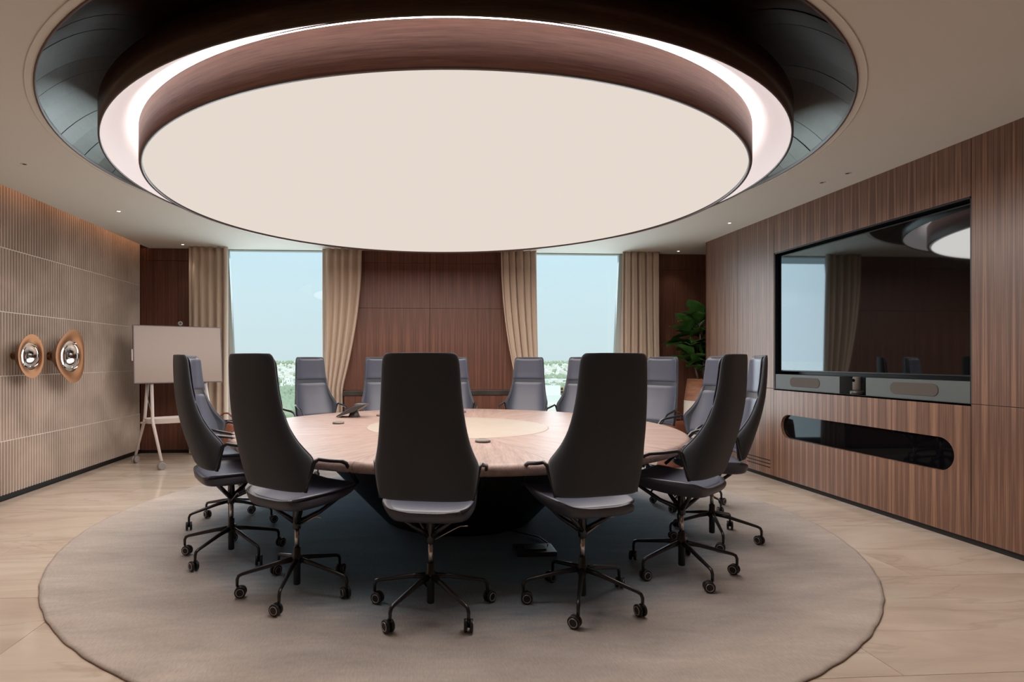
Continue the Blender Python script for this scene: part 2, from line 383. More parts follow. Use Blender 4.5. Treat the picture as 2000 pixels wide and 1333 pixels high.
# left wall: fluted panels
wl = MB().box(XL - .25, XL - .031, YF, YB + .2, 0, 3.02).build('wall_left', M['backing']); tag(wl, 'fluted taupe plaster wall on the left', 'wall', kind='structure')
MB().box(XL - .03, XL - .012, YF, YB, 0, .05).build('base_recess', M['black'], wl)
rows = [(.05, .545), (.545, 1.142), (1.142, 1.73), (1.73, 2.315), (2.315, 2.98)]
PIT = .04
for j, (z0, z1) in enumerate(rows):
    y = YF - (0, .73, .35, .5, 1.0)[j] - .35
    while y < YB:
        y0, y1 = max(y, YF), min(y + 1.92, YB)
        if y1 - y0 > .08:
            n = int((y1 - y0) / PIT + .001); pit = (y1 - y0) / n
            prof = []
            for i in range(n):
                b = y0 + i * pit
                prof += [(b + .001, -.030), (b + pit * .22, -.026), (b + pit * .34, -.003), (b + pit * .42, 0), (b + pit * .58, 0), (b + pit * .66, -.003), (b + pit * .78, -.026), (b + pit - .001, -.030)]
            vs = [(XL + d, yy, z) for z in (z0 + .002, z1 - .006) for (yy, d) in prof]; m = len(prof)
            fs = [(i, i + 1, m + i + 1, m + i) for i in range(m - 1)]
            mb = MB().add(vs, fs)
            mb.add([(XL - .03, y0, z1 - .006), (XL - .03, y1, z1 - .006)] , [])
            mb.f.append(tuple([2 * m + 1, 2 * m] + [m + i for i in range(m)])); mb.sm.append(False)
            mb.build('fluted_panel', M['plaster'], wl, fixn=False)
        y += 1.92
    if j < 4:
        MB().box(XL - .03, XL - .006, YF, YB, z1 - .006, z1 + .002).build('joint_strip', M['plasteredge'], wl)
# warm light slot above left wall
tag(MB().box(XL - .03, -3.2, YF, YB, 3.02, 3.10).build('trim_1', M['ceiling']), 'dark slot above the fluted wall', 'trim', kind='structure')
tag(MB().box(-3.575, -3.55, YF + .3, YB - .02, 2.92, 2.945).build('strip_light', M['warmled']), 'hidden warm strip light washing down the fluted left wall', 'strip light')

# ceiling with round opening
def ring_plate(mb, x0, x1, y0, y1, cx, cy, r, z, n=144):
    angs = sorted([2 * PI * i / n for i in range(n)] + [math.atan2(yy - cy, xx - cx) % (2 * PI) for xx in (x0, x1) for yy in (y0, y1)])
    vi, vo = [], []
    for a in angs:
        c, s_ = math.cos(a), math.sin(a)
        t = min(((x1 if c > 0 else x0) - cx) / c if abs(c) > 1e-9 else 1e9, ((y1 if s_ > 0 else y0) - cy) / s_ if abs(s_) > 1e-9 else 1e9)
        vi.append((cx + r * c, cy + r * s_, z)); vo.append((cx + t * c, cy + t * s_, z))
    m = len(angs)
    mb.add(vi + vo, [(i, m + i, m + (i + 1) % m, (i + 1) % m) for i in range(m)])
RH = 2.767
mb = MB(); ring_plate(mb, -3.57, XE, YF, YB + .02, CX, CY, RH, ZC)
cl = mb.build('ceiling', M['ceiling'], fixn=False); tag(cl, 'flat taupe ceiling with a large round opening', 'ceiling', kind='structure')
s_ = cl.modifiers.new('s', 'SOLIDIFY'); s_.thickness = .06; s_.offset = 1 
bake(cl)
if max(v.co.z for v in cl.data.vertices) < ZC + .01:
    for v in cl.data.vertices: v.co.z += .06
# thin groove trim around the opening
MB().lathe([(RH + .045, ZC + .001), (RH + .045, ZC - .004), (RH + .052, ZC - .004), (RH + .052, ZC + .001)], 160, (CX, CY, 0), cap=False).build('groove_ring', M['ceiling'], cl)
MB().lathe([(RH - .001, ZC + .06), (RH - .001, ZC - .006), (RH + .010, ZC - .006), (RH + .010, ZC + .001)], 160, (CX, CY, 0), cap=False).build('opening_edge', M['rim'], cl)
# roof slab above (keeps the sky out)
tag(MB().box(XL - .3, XE + .3, YF - .3, YB + .45, 3.45, 3.6).build('ceiling_slab', M['backing']), 'structural slab above the suspended ceiling', 'ceiling', kind='structure')

# dome cove: curved dark veneer panels
cove = empty('ceiling_cove', (CX, CY, ZC)); tag(cove, 'dark glossy walnut cove curving up around the ceiling light', 'ceiling cove')
NP = 84
def cprof(t):
    return (RH + .009 - .62 * t, .008 + .29 * (1 - (1 - t) ** 2.6))
for i in range(NP):
    a0, a1 = 2 * PI * i / NP, 2 * PI * (i + 1) / NP
    j_ = R.uniform(-.003, .003); j2 = j_ + R.uniform(-.004, .004)
    def f(u, v):
        r, h = cprof(v); a = a0 + (a1 - a0) * (u * .988 + .006); r += (j_ * (1 - u) + j2 * u)
        return (r * math.cos(a), r * math.sin(a), h)
    MB().grid(f, 3, 12).build('veneer_panel', M['walnut_cove'], cove, fixn=False)
MB().lathe([(RH + .07, .06), (RH + .07, .3), (2.72, .5), (2.0, .58), (.5, .58)], 96, cap=False).build('cove_backing', M['backing'], cove)

# suspended rings + luminous disc
lamp = empty('ceiling_light', (CX, CY, 0)); tag(lamp, 'huge round luminous ceiling light in a walnut drum with white halo ring', 'ceiling light')
MB().lathe([(2.10, 2.86), (2.452, 2.86), (2.464, 2.855), (2.464, 2.676), (2.452, 2.676), (2.452, 2.684)], 180, cap=False).build('outer_drum', M['walnut_cove'], lamp)
MB().lathe([(2.452, 2.684), (2.40, 2.715), (2.34, 2.762), (2.30, 2.80), (2.29, 2.84), (2.18, 2.845)], 180, cap=False).build('halo_ring', M['halo'], lamp)
MB().lathe([(2.222, 2.797), (2.222, 2.805), (2.234, 2.805), (2.234, 2.797)], 120, cap=False).build('led_strip', M['led'], lamp)
dr = MB().lathe([(2.20, 2.795), (2.24, 2.795), (2.24, 2.584), (2.236, 2.580)], 180, cap=False).build('walnut_drum', M['walnut_drum'], lamp)
MB().lathe([(2.237, 2.582), (2.237, 2.576), (2.218, 2.576), (2.218, 2.60)], 180, cap=False).build('lower_rim', M['rim'], lamp)
n = 160
MB().add([(0, 0, 2.592)] + [(2.219 * math.cos(2 * PI * i / n), 2.219 * math.sin(2 * PI * i / n), 2.592) for i in range(n)],
         [(0, 1 + (i + 1) % n, 1 + i) for i in range(n)]).build('luminous_diffuser', M['disc'], lamp, fixn=False)
MB().lathe([(2.15, 2.66), (2.15, 3.28)], 96).build('drum_backing', M['backing'], lamp)

# ------------------------------------------------------------------ back wall with two windows
OL, ORR = (-2.68, -.96), (1.50, 3.24)
ZT = 2.88
mb = MB()
for (a, b) in ((XL - .2, OL[0]), (OL[1], ORR[0]), (ORR[1], XE + .2)): mb.box(a, b, YB + .03, YB + .28, -.02, 3.4)
for (a, b) in (OL, ORR): mb.box(a, b, YB + .03, YB + .28, ZT, 3.4); mb.box(a, b, YB + .03, YB + .28, -.02, .06)
wb = mb.build('wall_back', M['backing']); tag(wb, 'walnut panelled wall between and beside the two windows', 'wall', kind='structure')
def wpanel(x0, x1, z0, z1, y=YB, m='walnut_x', name='wood_panel', par=None):
    return MB().box(x0 + .0015, x1 - .0015, y, y + .03, z0 + .0015, z1 - .0015).build(name, M[m], par or wb, bevel=.001)
def colm(xs, zs, y=YB):
    for i in range(len(xs) - 1):
        for j in range(len(zs) - 1): wpanel(xs[i], xs[i + 1], zs[j], zs[j + 1], y)
colm([XL, -3.18, OL[0]], [.04, 2.66, ZC])
colm([OL[1], .31, ORR[0]], [.86, 2.02, 2.66, ZC])
colm([ORR[1], 4.3, 5.4, XE], [.04, 2.60, ZC])
for (a, b) in ((XL, OL[0]), (ORR[1], XE)): MB().box(a, b, YB + .012, YB + .03, 0, .04).build('base_recess', M['black'], wb)
# lower projecting ledge between the windows
lg = empty('window_ledge', (.32, 8.1, 0)); tag(lg, 'low walnut ledge with dark stone top between the windows', 'ledge')
MB().box(-1.19, 1.17, -.10, .15, .04, .80).build('front_panel', M['walnut_x'], lg)
MB().box(-1.19, 1.17, -.08, .15, 0, .04).build('plinth', M['black'], lg)
MB().box(-1.20, 1.18, -.115, .148, .80, .862).build('stone_top', M['stone'], lg, bevel=.003)

for idx, (a, b, slant) in enumerate(((OL[0], OL[1], 1), (ORR[0], ORR[1], -1))):
    wn = MB()
    wn.box(a, a + .05, YB + .1, YB + .2, .06, ZT); wn.box(b - .05, b, YB + .1, YB + .2, .06, ZT)
    wn.box(a, b, YB + .1, YB + .2, ZT - .05, ZT); wn.box(a, b, YB + .1, YB + .2, .06, .11)
    wo_ = wn.build('window_%d' % (idx + 1), M['frame']); tag(wo_, ('left', 'right')[idx] + ' tall window looking out over the pale city', 'window', kind='structure')
    MB().box(a + .04, b - .04, YB + .145, YB + .153, .1, ZT - .04).build('pane', M['glass'], wo_)
    # slanted mullion near the outer side
    if slant == 1: xt, xb = -2.545, -2.41
    else: xt, xb = 3.115, 2.985
    hw = .028
    MB().add([(xt - hw, YB + .08, ZT), (xt + hw, YB + .08, ZT), (xt + hw, YB + .14, ZT), (xt - hw, YB + .14, ZT),
              (xb - hw, YB + .08, .1), (xb + hw, YB + .08, .1), (xb + hw, YB + .14, .1), (xb - hw, YB + .14, .1)],
             [(0, 1, 2, 3), (7, 6, 5, 4), (0, 4, 5, 1), (1, 5, 6, 2), (2, 6, 7, 3), (3, 7, 4, 0)]).build('slanted_mullion', M['frame'], wo_)
    # pale side infill outside the mullion
    x2 = a if slant == 1 else b
    MB().add([(x2, YB + .12, ZT), (xt, YB + .12, ZT), (xb, YB + .12, .1), (x2, YB + .12, .1), (x2, YB + .14, ZT), (xt, YB + .14, ZT), (xb, YB + .14, .1), (x2, YB + .14, .1)],
             [(0, 1, 2, 3), (7, 6, 5, 4), (0, 4, 5, 1), (1, 5, 6, 2), (2, 6, 7, 3), (3, 7, 4, 0)]).build('side_infill', M['whitemetal'], wo_)

# curtains
def curtain(xa_t, xa_b, xb_t, xb_b, nf, lab, seed, sweep=None, yc=8.10, zb=.012):
    rr = random.Random(seed); ph = [rr.uniform(-.5, .5) for _ in range(12)]
    def f(u, v):
        z = zb + (2.826 - zb) * v; k = 1 - v
        ka = k ** 1.3; 
        xa = xa_t + (xa_b - xa_t) * ka; xb = xb_t + (xb_b - xb_t) * (min(1, k / .68) ** 2.0 if sweep == 'b' else ka)
        if sweep == 'a': xa = xa_t + (xa_b - xa_t) * min(1, k / .68) ** 2.0
        uu = u + .018 * math.sin(u * 9 + ph[0] * 6) 
        a = uu * nf * 2 * PI
        fold = math.sin(a) + .35 * math.sin(2 * a + ph[1] * 4) 
        amp = (.042 + .012 * math.sin(u * 7 + ph[2] * 9)) * (.75 + .35 * k)
        x = xa + (xb - xa) * u + .014 * math.cos(a) * (1 if 0 < u < 1 else 0) + .006 * k * math.sin(z * 2 + u * 8)
        return (x, yc + amp * fold + .01 * math.sin(z * 1.7 + u * 5 + ph[3]), z)
    o = MB().grid(f, nf * 16, 26).build('curtain', M['curtain'], fixn=False)
    s_ = o.modifiers.new('s', 'SOLIDIFY'); s_.thickness = .004
    tag(o, lab, 'curtain', 'beige pleated curtains'); return o
curtain(-2.965, -2.965, -2.46, -2.46, 5, 'beige curtain at far left behind the whiteboard display', 1)
curtain(-1.18, -1.18, -.64, -.90, 5, 'beige curtain right of the left window, swept inward at bottom', 2, sweep='b')
curtain(1.30, 1.53, 1.80, 1.86, 5, 'beige curtain left of the right window, swept inward at bottom', 3, sweep='a')
curtain(3.04, 3.04, 3.57, 3.60, 5, 'beige curtain right of the right window beside the fig plant', 4)

# ------------------------------------------------------------------ right (screen) wall
YE = 7.38
wr = MB().box(4.07, 4.35, YF, YE - .02, 0, 3.2).build('wall_right', M['backing']); tag(wr, 'walnut veneered wall on the right holding the screen', 'wall', kind='structure')
Ys = [YF, -.5, 1.65, 3.80, 5.98, 6.67, YE]
def rpanel(y0, y1, z0, z1):
    return MB().box(XR, XR + .03, y0 + .0018, y1 - .0018, z0 + .0018, z1 - .0018).build('wood_panel', M['walnut_y'], wr, bevel=.0015)
ZS = .982
for (y0, y1) in ((YF, -.5), (-.5, 1.65), (1.65, 3.80), (5.98, 6.67), (6.67, YE)):
    rpanel(y0, y1, .045, ZS); rpanel(y0, y1, ZS, ZC + .005)
rpanel(3.80, 5.98, 2.425, ZC + .005)
MB().box(XR + .03, 4.07, YF, YE - .02, .0, .045).build('base_recess', M['black'], wr)
MB().box(XR, 4.35, YE, YE + .02, .0, 3.2).build('end_panel', M['walnut_x'], wr)
MB().box(XR + .03, 4.07, YF, 3.79, .045, 2.9).build('stud_frame', M['backing'], wr)
MB().box(XR + .03, 4.07, 5.99, YE, .045, 2.9).build('stud_frame', M['backing'], wr)
MB().box(XR + .03, 4.07, 3.79, 5.99, 2.43, 2.9).build('stud_frame', M['backing'], wr)
# lower panel with stadium niche
mb = MB(); st = stadium(3.925, 5.863, .478, .722, 16); cy_, cz_ = (3.925 + 5.863) / 2, .6
y0, y1, z0, z1 = 3.8018, 5.9782, .047, ZS - .0018
def to_rect(a, b):
    dy, dz = a - cy_, b - cz_
    t = min((y1 - cy_ if dy > 0 else y0 - cy_) / dy if abs(dy) > 1e-6 else 1e9, (z1 - cz_ if dz > 0 else z0 - cz_) / dz if abs(dz) > 1e-6 else 1e9)
    return (cy_ + dy * t, cz_ + dz * t)
pts = []
for i, p in enumerate(st): pts.append(p)
# add rectangle corners: refine stadium so rays hit the corners
def ang(p): return math.atan2(p[1] - cz_, p[0] - cy_)
ext = []
for cyy in (y0, y1):
    for czz in (z0, z1):
        dy, dz = cyy - cy_, czz - cz_
        best = None
        for i in range(len(st)):
            p, q = st[i], st[(i + 1) % len(st)]
            den = (q[0] - p[0]) * dz - (q[1] - p[1]) * dy
            if abs(den) < 1e-9: continue
            s2 = ((cy_ - p[0]) * dz - (cz_ - p[1]) * dy) / den
            if 0 <= s2 <= 1:
                x_, z_ = p[0] + (q[0] - p[0]) * s2, p[1] + (q[1] - p[1]) * s2
                if (x_ - cy_) * dy + (z_ - cz_) * dz > 0: ext.append((x_, z_))
pts = sorted(pts + ext, key=ang)
outp = [to_rect(*p) for p in pts]; m = len(pts)
vs = [(XR, a, b) for a, b in pts] + [(XR, a, b) for a, b in outp] + [(XR + .03, a, b) for a, b in pts]
mb.add(vs, [(i, (i + 1) % m, m + (i + 1) % m, m + i) for i in range(m)] + [(i, 2 * m + i, 2 * m + (i + 1) % m, (i + 1) % m) for i in range(m)])
mb.build('slotted_panel', M['walnut_y'], wr)
MB().box(XR + .032, XR + .04, 3.85, 5.93, .42, .78).build('niche_glass', M['darkglass'], wr)
MB().box(XR + .04, 4.07, 3.8, 5.98, .045, ZS - .02).build('stud_frame', M['backing'], wr)
for k in range(3):
    MB().box(XR - .001, XR + .01, 6.04, 6.47, .120 + .038 * k, .131 + .038 * k).build('vent_slot', M['black'], wr)
# screen recess liner
MB().box(XR + .005, 4.07, 3.80, 3.812, ZS, 2.425).build('recess_liner', M['dark_liner'], wr)
MB().box(XR + .005, 4.07, 5.968, 5.98, ZS, 2.425).build('recess_liner', M['dark_liner'], wr)
MB().box(XR + .005, 4.07, 3.80, 5.98, 2.413, 2.425).build('recess_liner', M['dark_liner'], wr)
MB().box(4.055, 4.069, 3.81, 5.97, ZS, 2.42).build('recess_liner', M['dark_liner'], wr)
MB().box(XR, 4.06, 3.80, 5.98, ZS - .015, ZS).build('recess_shelf', M['dark_liner'], wr)
# television
tv = MB().box(-.03, .05, -1.055, 1.055, 0, 1.225).build('television', M['dark_liner'], loc=(3.975, 4.885, 1.168), bevel=.004)
tag(tv, 'very large wall-mounted flat screen set into the walnut wall', 'television')
MB().box(-.034, -.0302, -1.043, 1.043, .014, 1.212).build('screen', M['screen'], tv)
MB().box(-.0, .084, -.25, .25, .3, .9).build('wall_bracket', M['black'], tv)
# two speaker fascias
def speaker(y0, y1, g0, g1, lab):
    o = MB().box(-.005, .12, y0, y1, 0, .155).build('soundbar_speaker', M['speaker'], loc=(XR + .015, 0, ZS), bevel=.002)
    tag(o, lab, 'speaker', 'speakers under the television')
    MB().prism(stadium(g0, g1, .034, .128), -.009, -.004, 'x').build('speaker_grille', M['grille'], o, bevel=.0015)
speaker(5.045, 5.966, 5.30, 5.73, 'graphite speaker box under the left half of the large screen')
speaker(3.814, 4.742, 4.06, 4.49, 'wider-looking graphite speaker box under the right half of the large screen')
vc = empty('video_camera', (3.965, 4.905, ZS)); tag(vc, 'dark round conference camera between the two speakers', 'camera')
MB().lathe([(.052, 0), (.055, .006), (.055, .03), (.045, .036)], 28).build('base', M['phone'], vc)
MB().lathe([(.030, .036), (.034, .045), (.034, .15), (.030, .158)], 28).build('body', M['puck'], vc)
MB().lathe([(.014, -.037), (.014, -.030)], 20, (0, 0, .125), axis='x').build('lens', M['darkglass'], vc)

# recess beyond the screen wall, wall behind the viewer
tag(MB().box(XE, XE + .2, 4, YB + .2, 0, 3.4).build('wall_recess', M['walnut_y']), 'end wall of the recess behind the screen wall', 'wall', kind='structure')
tag(MB().box(4.35, XE, YE - .25, YE, 0, 3.4).build('wall_return', M['walnut_x']), 'return wall of the recess', 'wall', kind='structure')
tag(MB().box(XL - .2, XE + .2, YF - .2, YF, 0, 3.4).build('wall_front', M['walnut_x']), 'walnut wall behind the viewer', 'wall', kind='structure')

# downlights
def inter(px, py):      # ceiling point seen at that pixel (used once, to read positions)
    z = 1135 * (ZC - EYE) / (703 - py); return W((px - 867) / 1135 * z, z)
dl_prev = None
for (px, py, lit, lab) in ((48, 321, 0, 'small dim ceiling spot nearest the fluted wall, foremost on the left'), (232, 413, 1, 'small bright ceiling spot on the left, second from the front'),
                      (357, 478, 1, 'small ceiling spot above the left curtain'), (1425, 436, 1, 'small lit ceiling spot beside the top of the walnut screen wall'),
                      (1325, 491, 1, 'small ceiling spot above the fig plant'), (1605, 357, 0, 'farther of two dark pinhole spots above the big screen'),
                      (1655, 339, 0, 'nearer of two dark pinhole spots above the big screen')):
    x, y = inter(px, py)
    o = empty('downlight', (x, y, ZC)); tag(o, lab, 'downlight', 'recessed ceiling spots')
    MB().lathe([(.016, -.0008), (.028, -.003), (.030, .0)], 24, cap=False).build('trim_ring', M['ceiling'], o)
    MB().lathe([(.0155, -.0012), (.015, -.0008)], 20).build('lamp', M['downlight'] if lit else M['black'], o)
    if lit:
        l = bpy.data.lights.new('spot', 'SPOT'); l.energy = 3; l.spot_size = 1.4; l.spot_blend = .6; l.color = (1, .85, .7); l.shadow_soft_size = .03
        lo = bpy.data.objects.new('spot', l); COL.objects.link(lo); lo.parent = o; lo.location = (0, 0, -.02)

# ------------------------------------------------------------------ rug
RX, RY = W(.094, 4.795)
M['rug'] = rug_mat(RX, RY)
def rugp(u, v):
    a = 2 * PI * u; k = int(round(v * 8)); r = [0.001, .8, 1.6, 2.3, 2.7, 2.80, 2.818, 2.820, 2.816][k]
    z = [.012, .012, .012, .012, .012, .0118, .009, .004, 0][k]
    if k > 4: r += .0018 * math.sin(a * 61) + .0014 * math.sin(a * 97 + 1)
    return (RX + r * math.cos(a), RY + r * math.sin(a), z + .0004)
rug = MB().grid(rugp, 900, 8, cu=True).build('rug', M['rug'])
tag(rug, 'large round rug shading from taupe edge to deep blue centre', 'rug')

# ------------------------------------------------------------------ table
TX, TY = W(.11, 4.795)
tb = empty('conference_table', (TX, TY, .0125)); tag(tb, 'large round pale wood conference table with cream centre inlay', 'table')
RT, RI, TZ = 1.775, .74, .7275
NS = 10
for i in range(NS):
    a = 2 * PI * (i + .35) / NS; h = PI / NS - .0006
    prof = [(RI + .002, TZ - .03), (RI + .002, TZ), (RT - .05, TZ), (RT - .028, TZ - .002), (RT - .012, TZ - .009), (RT - .002, TZ - .022), (RT, TZ - .036), (RT - .006, TZ - .052), (RT - .03, TZ - .066), (RT - .10, TZ - .082), (RT - .42, TZ - .13), (RT - .6, TZ - .135)]
    nu = 14
    vs = []
    for j in range(nu + 1):
        t = -h + 2 * h * j / nu
        vs += [(r * math.cos(t), r * math.sin(t), z) for r, z in prof]
    m = len(prof); fs = [(j * m + k, j * m + k + 1, (j + 1) * m + k + 1, (j + 1) * m + k) for j in range(nu) for k in range(m - 1)]
    fs += [tuple(range(m)), tuple(reversed(range(nu * m, nu * m + m)))]
    mb = MB().add(vs, fs, False)
    o = mb.build('top_segment', M['tabletop'], tb); o.rotation_euler = (0, 0, a)
    for pl in o.data.polygons: pl.use_smooth = len(pl.vertices) == 4 and abs(pl.normal.z) < .995
MB().lathe([(RI, TZ - .03), (RI, TZ + .0005), (RI - .003, TZ + .0015), (.001, TZ + .0015)], 120, cap=False).build('centre_inlay', M['tinlay'], tb)
MB().lathe([(1.1, TZ - .14), (1.1, TZ - .03)], 90).build('under_frame', M['pedestal'], tb)
MB().lathe([(.60, .0), (.62, .02), (1.12, .55), (1.14, .60)], 90).build('pedestal', M['pedestal'], tb)

# things on the table
TT = .0125 + TZ
def puck(px, py, lab, r=.048):
    z = 1135 * (EYE - TT) / (py - 703); x, y = W((px - 867) / 1135 * z, z)
    o = empty('microphone_puck', (x, y, TT + (.0015 if math.hypot(x - TX, y - TY) < RI else 0))); tag(o, lab, 'microphone', 'table microphones')
    MB().lathe([(r * .93, 0), (r, .004), (r, .010), (r * .96, .014)], 40).build('base_disc', M['puck'], o)
    MB().lathe([(r * .96, .0141), (r * .92, .018), (r * .62, .021), (r * .60, .0195)], 40, cap=False).build('metal_ring', M['pucktop'], o)
    MB().lathe([(r * .60, .014), (r * .60, .0195), (r * .3, .021), (.001, .021)], 36, cap=False).build('cloth_top', M['puck'], o)
puck(943, 864, 'round grey microphone puck on the table just right of the nearest chair', .052)
puck(661, 828, 'round dark microphone puck in front of the tabletop phone', .050)
puck(902, 806, 'round dark microphone puck at the far edge, mostly behind the nearest chair', .045)
puck(744, 813, 'round dark microphone puck peeking out left of the nearest chair', .045)
# phone
z = 1135 * (EYE - TT) / (815 - 703); x, y = W((692 - 867) / 1135 * z, z)
ph = empty('conference_phone', (x, y, TT), math.radians(-12)); tag(ph, 'dark desk touch console tilted on a round foot on the table', 'phone')
MB().lathe([(.055, 0), (.058, .006), (.045, .03), (.036, .055), (.034, .075)], 28).build('foot', M['phone'], ph)
b_ = MB().prism([(-.155, .012), (-.15, .004), (.02, .055), (.125, .115), (.14, .135), (.005, .105)], -.09, .09).build('console_body', M['phone'], ph, bevel=.004)
g_ = MB().add([(-.150, -.082, .0165), (.000, -.082, .1065), (.000, .082, .1065), (-.150, .082, .0165)], [(0, 1, 2, 3)]).build('touch_screen', M['darkglass'], ph)
g_.modifiers.new('s', 'SOLIDIFY').thickness = .002
MB().box(.02, .12, -.07, .07, .115, .128).build('rear_panel', M['speaker'], ph)
# floor box
x, y = W(.60, 3.85)
fb = empty('floor_box', (x, y, .013)); tag(fb, 'flat black power box on the rug under the table', 'power box')
MB().box(-.13, .13, -.09, .09, 0, .03).build('box', M['phone'], fb, bevel=.004)
MB().box(-.07, .07, -.04, .04, .03, .034).build('lid', M['rubber'], fb)
MB().tube([(.10, .05, .03), (.13, .12, .012), (.1, .3, .008), (-.1, .5, .008)], .005, 6).build('cable', M['rubber'], fb)

# ------------------------------------------------------------------ chair
ROWS = [(.594, -.200, .230, .068), (.635, -.216, .242, .090), (.690, -.238, .251, .118), (.735, -.254, .257, .140), (.762, -.263, .260, .154),
        (.784, -.270, .256, .150), (.82, -.281, .242, .128), (.87, -.295, .226, .104), (.94, -.311, .212, .082), (1.02, -.325, .201, .068), (1.12, -.334, .192, .058),
        (1.20, -.337, .187, .052), (1.26, -.338, .184, .047), (1.290, -.337, .178, .042), (1.306, -.336, .165, .034), (1.311, -.335, .150, .030)]
def interp(z, k):
    for i in range(len(ROWS) - 1):
        a, b = ROWS[i], ROWS[i + 1]
        if z <= b[0]: t = max(0, (z - a[0]) / (b[0] - a[0])); return a[k] + (b[k] - a[k]) * t
    return ROWS[-1][k]
def shell_pt(s, z, yb, w_, d):
    a = s * PI / 2; si = math.sin(a)
    return (w_ * math.copysign(abs(si) ** .9, si), yb + d * (1 - math.cos(a)) ** 1.25, z)
def make_chair():
    root = empty('office_chair')
    # outer shell
    def f(u, v):
        z, yb, w_, d = ROWS[int(round(v * (len(ROWS) - 1)))]
        return shell_pt(u * 2 - 1, z, yb, w_, d)
    o = MB().grid(f, 18, len(ROWS) - 1).build('back_shell', M['shell'], root, fixn=False)
    s_ = o.modifiers.new('s', 'SOLIDIFY'); s_.thickness = .030; s_.offset = -1 
    # choose the side so that the thickness grows toward the sitter
    c = o.data.polygons[9].normal.y
    if c > 0: s_.offset = 1
    s_.offset = -1 if c < 0 else 1
    o.modifiers.new('ss', 'SUBSURF').levels = 1; o.modifiers['ss'].render_levels = 1; bake(o)
    # cushions
    def cushion(name, z0, z1, nz, bul, inset):
        def g(u, v):
            z = z0 + (z1 - z0) * v; s2 = u * 2 - 1
            w_ = interp(z, 2) - inset; yb, d = interp(z, 1), interp(z, 3)
            if z1 > 1.2 and v > .9: w_ -= .02 * (v - .9) / .1
            x, y, _ = shell_pt(s2, z, yb, w_, d)
            e_ = min(1, (1 - abs(s2)) / .28) ** .5 if abs(s2) < 1 else 0
            e2 = min(1, v / .06) ** .5 * min(1, (1 - v) / .06) ** .5
            return (x, y + .010 + (.010 + bul) * e_ * e2, z)
        o = MB().grid(g, 20, nz).build(name, M['leather'], root, fixn=False)
        s_ = o.modifiers.new('s', 'SOLIDIFY'); s_.thickness = .005; s_.offset = -1 if o.data.polygons[10].normal.y > 0 else 1
        o.modifiers.new('ss', 'SUBSURF').levels = 1; o.modifiers['ss'].render_levels = 1; bake(o)
    cushion('back_cushion', .605, 1.025, 16, .016, .012)
    cushion('headrest', 1.0255, 1.30, 14, .018, .012)
    # seat shell
    S = [(-.205, .548, .560, .522, .172), (-.196, .546, .580, .500, .205), (-.165, .546, .600, .488, .228), (-.09, .548, .606, .484, .246), (.03, .552, .602, .488, .254),
         (.14, .560, .600, .500, .254), (.21, .570, .602, .518, .250), (.262, .576, .600, .540, .240), (.278, .574, .592, .556, .222)]
    def sf(u, v):
        y, zc, zs, zb, hw = S[int(round(v * (len(S) - 1)))]
        if u < .5:
            s2 = (u / .5) * 2 - 1; return (hw * s2, y, zc + (zs - zc) * abs(s2) ** 4)
        s2 = 1 - ((u - .5) / .5) * 2; return (hw * .93 * s2, y, zb + .022 * abs(s2) ** 4)
    mb = MB().grid(sf, 24, len(S) - 1, cu=True); n = 24; m = len(S) - 1
    mb.f += [tuple(reversed(range(n))), tuple(m * n + i for i in range(n))]; mb.sm += [True, True]
    o = mb.build('seat_shell', M['seat_shell'], root); o.modifiers.new('ss', 'SUBSURF').levels = 1; o.modifiers['ss'].render_levels = 1; bake(o)
    def cf(u, v):
        s2 = (u * 2 - 1); y = -.185 + .445 * v
        q = (v * .93 + .04) * (len(S) - 1); i = min(len(S) - 2, int(q)); t = q - i
        for i in range(len(S) - 1):
            if S[i][0] <= y <= S[i + 1][0]: t = (y - S[i][0]) / (S[i + 1][0] - S[i][0]); break
        zc = S[i][1] + (S[i + 1][1] - S[i][1]) * t; zs = S[i][2] + (S[i + 1][2] - S[i][2]) * t; hw = S[i][4] + (S[i + 1][4] - S[i][4]) * t
        return (hw * .90 * s2, y, zc + .0035 + (zs - zc) * abs(s2 * .82) ** 4 + .004 * min(1, (1 - abs(s2)) * 6) * min(1, v * 8))
    o = MB().grid(cf, 14, 14).build('seat_cushion', M['leather'], root, fixn=False)
    s_ = o.modifiers.new('s', 'SOLIDIFY'); s_.thickness = .016; s_.offset = -1 if o.data.polygons[10].normal.z > 0 else 1
    o.modifiers.new('ss', 'SUBSURF').levels = 1; o.modifiers['ss'].render_levels = 1; bake(o)
    # arms
    for s in (-1, 1):
        pts = [(s * .226, -.140, .600), (s * .244, -.126, .68), (s * .258, -.110, .752), (s * .265, -.090, .766), (s * .273, -.02, .750), (s * .279, .065, .735), (s * .279, .098, .720), (s * .270, .140, .67), (s * .250, .215, .592)]
        MB().tube(pts, .009, 8, flat=1.25).build('armrest', M['blackmetal'], root)
    # mechanism
    mb = MB()
    for (x, y, z) in ((.15, .20, .515), (-.15, .20, .515), (.12, -.10, .488), (-.12, -.10, .488)):
        mb.tube([(x * .08, y * .08, .385), (x * .5, y * .5, .43), (x, y, z)], [.016, .012, .011], 8)
    mb.lathe([(.019, .345), (.022, .35), (.024, .40), (.020, .47), (.03, .492)], 16)
    mb.build('tilt_mechanism', M['blackmetal'], root)
    MB().tube([(.02, -.005, .362), (.13, .0, .425), (.155, .0, .436), (.19, .0, .437)], .0035, 6).build('height_lever', M['chrome'], root)
    MB().lathe([(.0125, .235), (.0125, .348)], 18).build('gas_column', M['chrome'], root)
    MB().lathe([(.017, .04), (.020, .046), (.020, .15), (.027, .155), (.027, .19), (.020, .205), (.020, .24), (.016, .246)], 20).build('base_hub', M['blackmetal'], root)
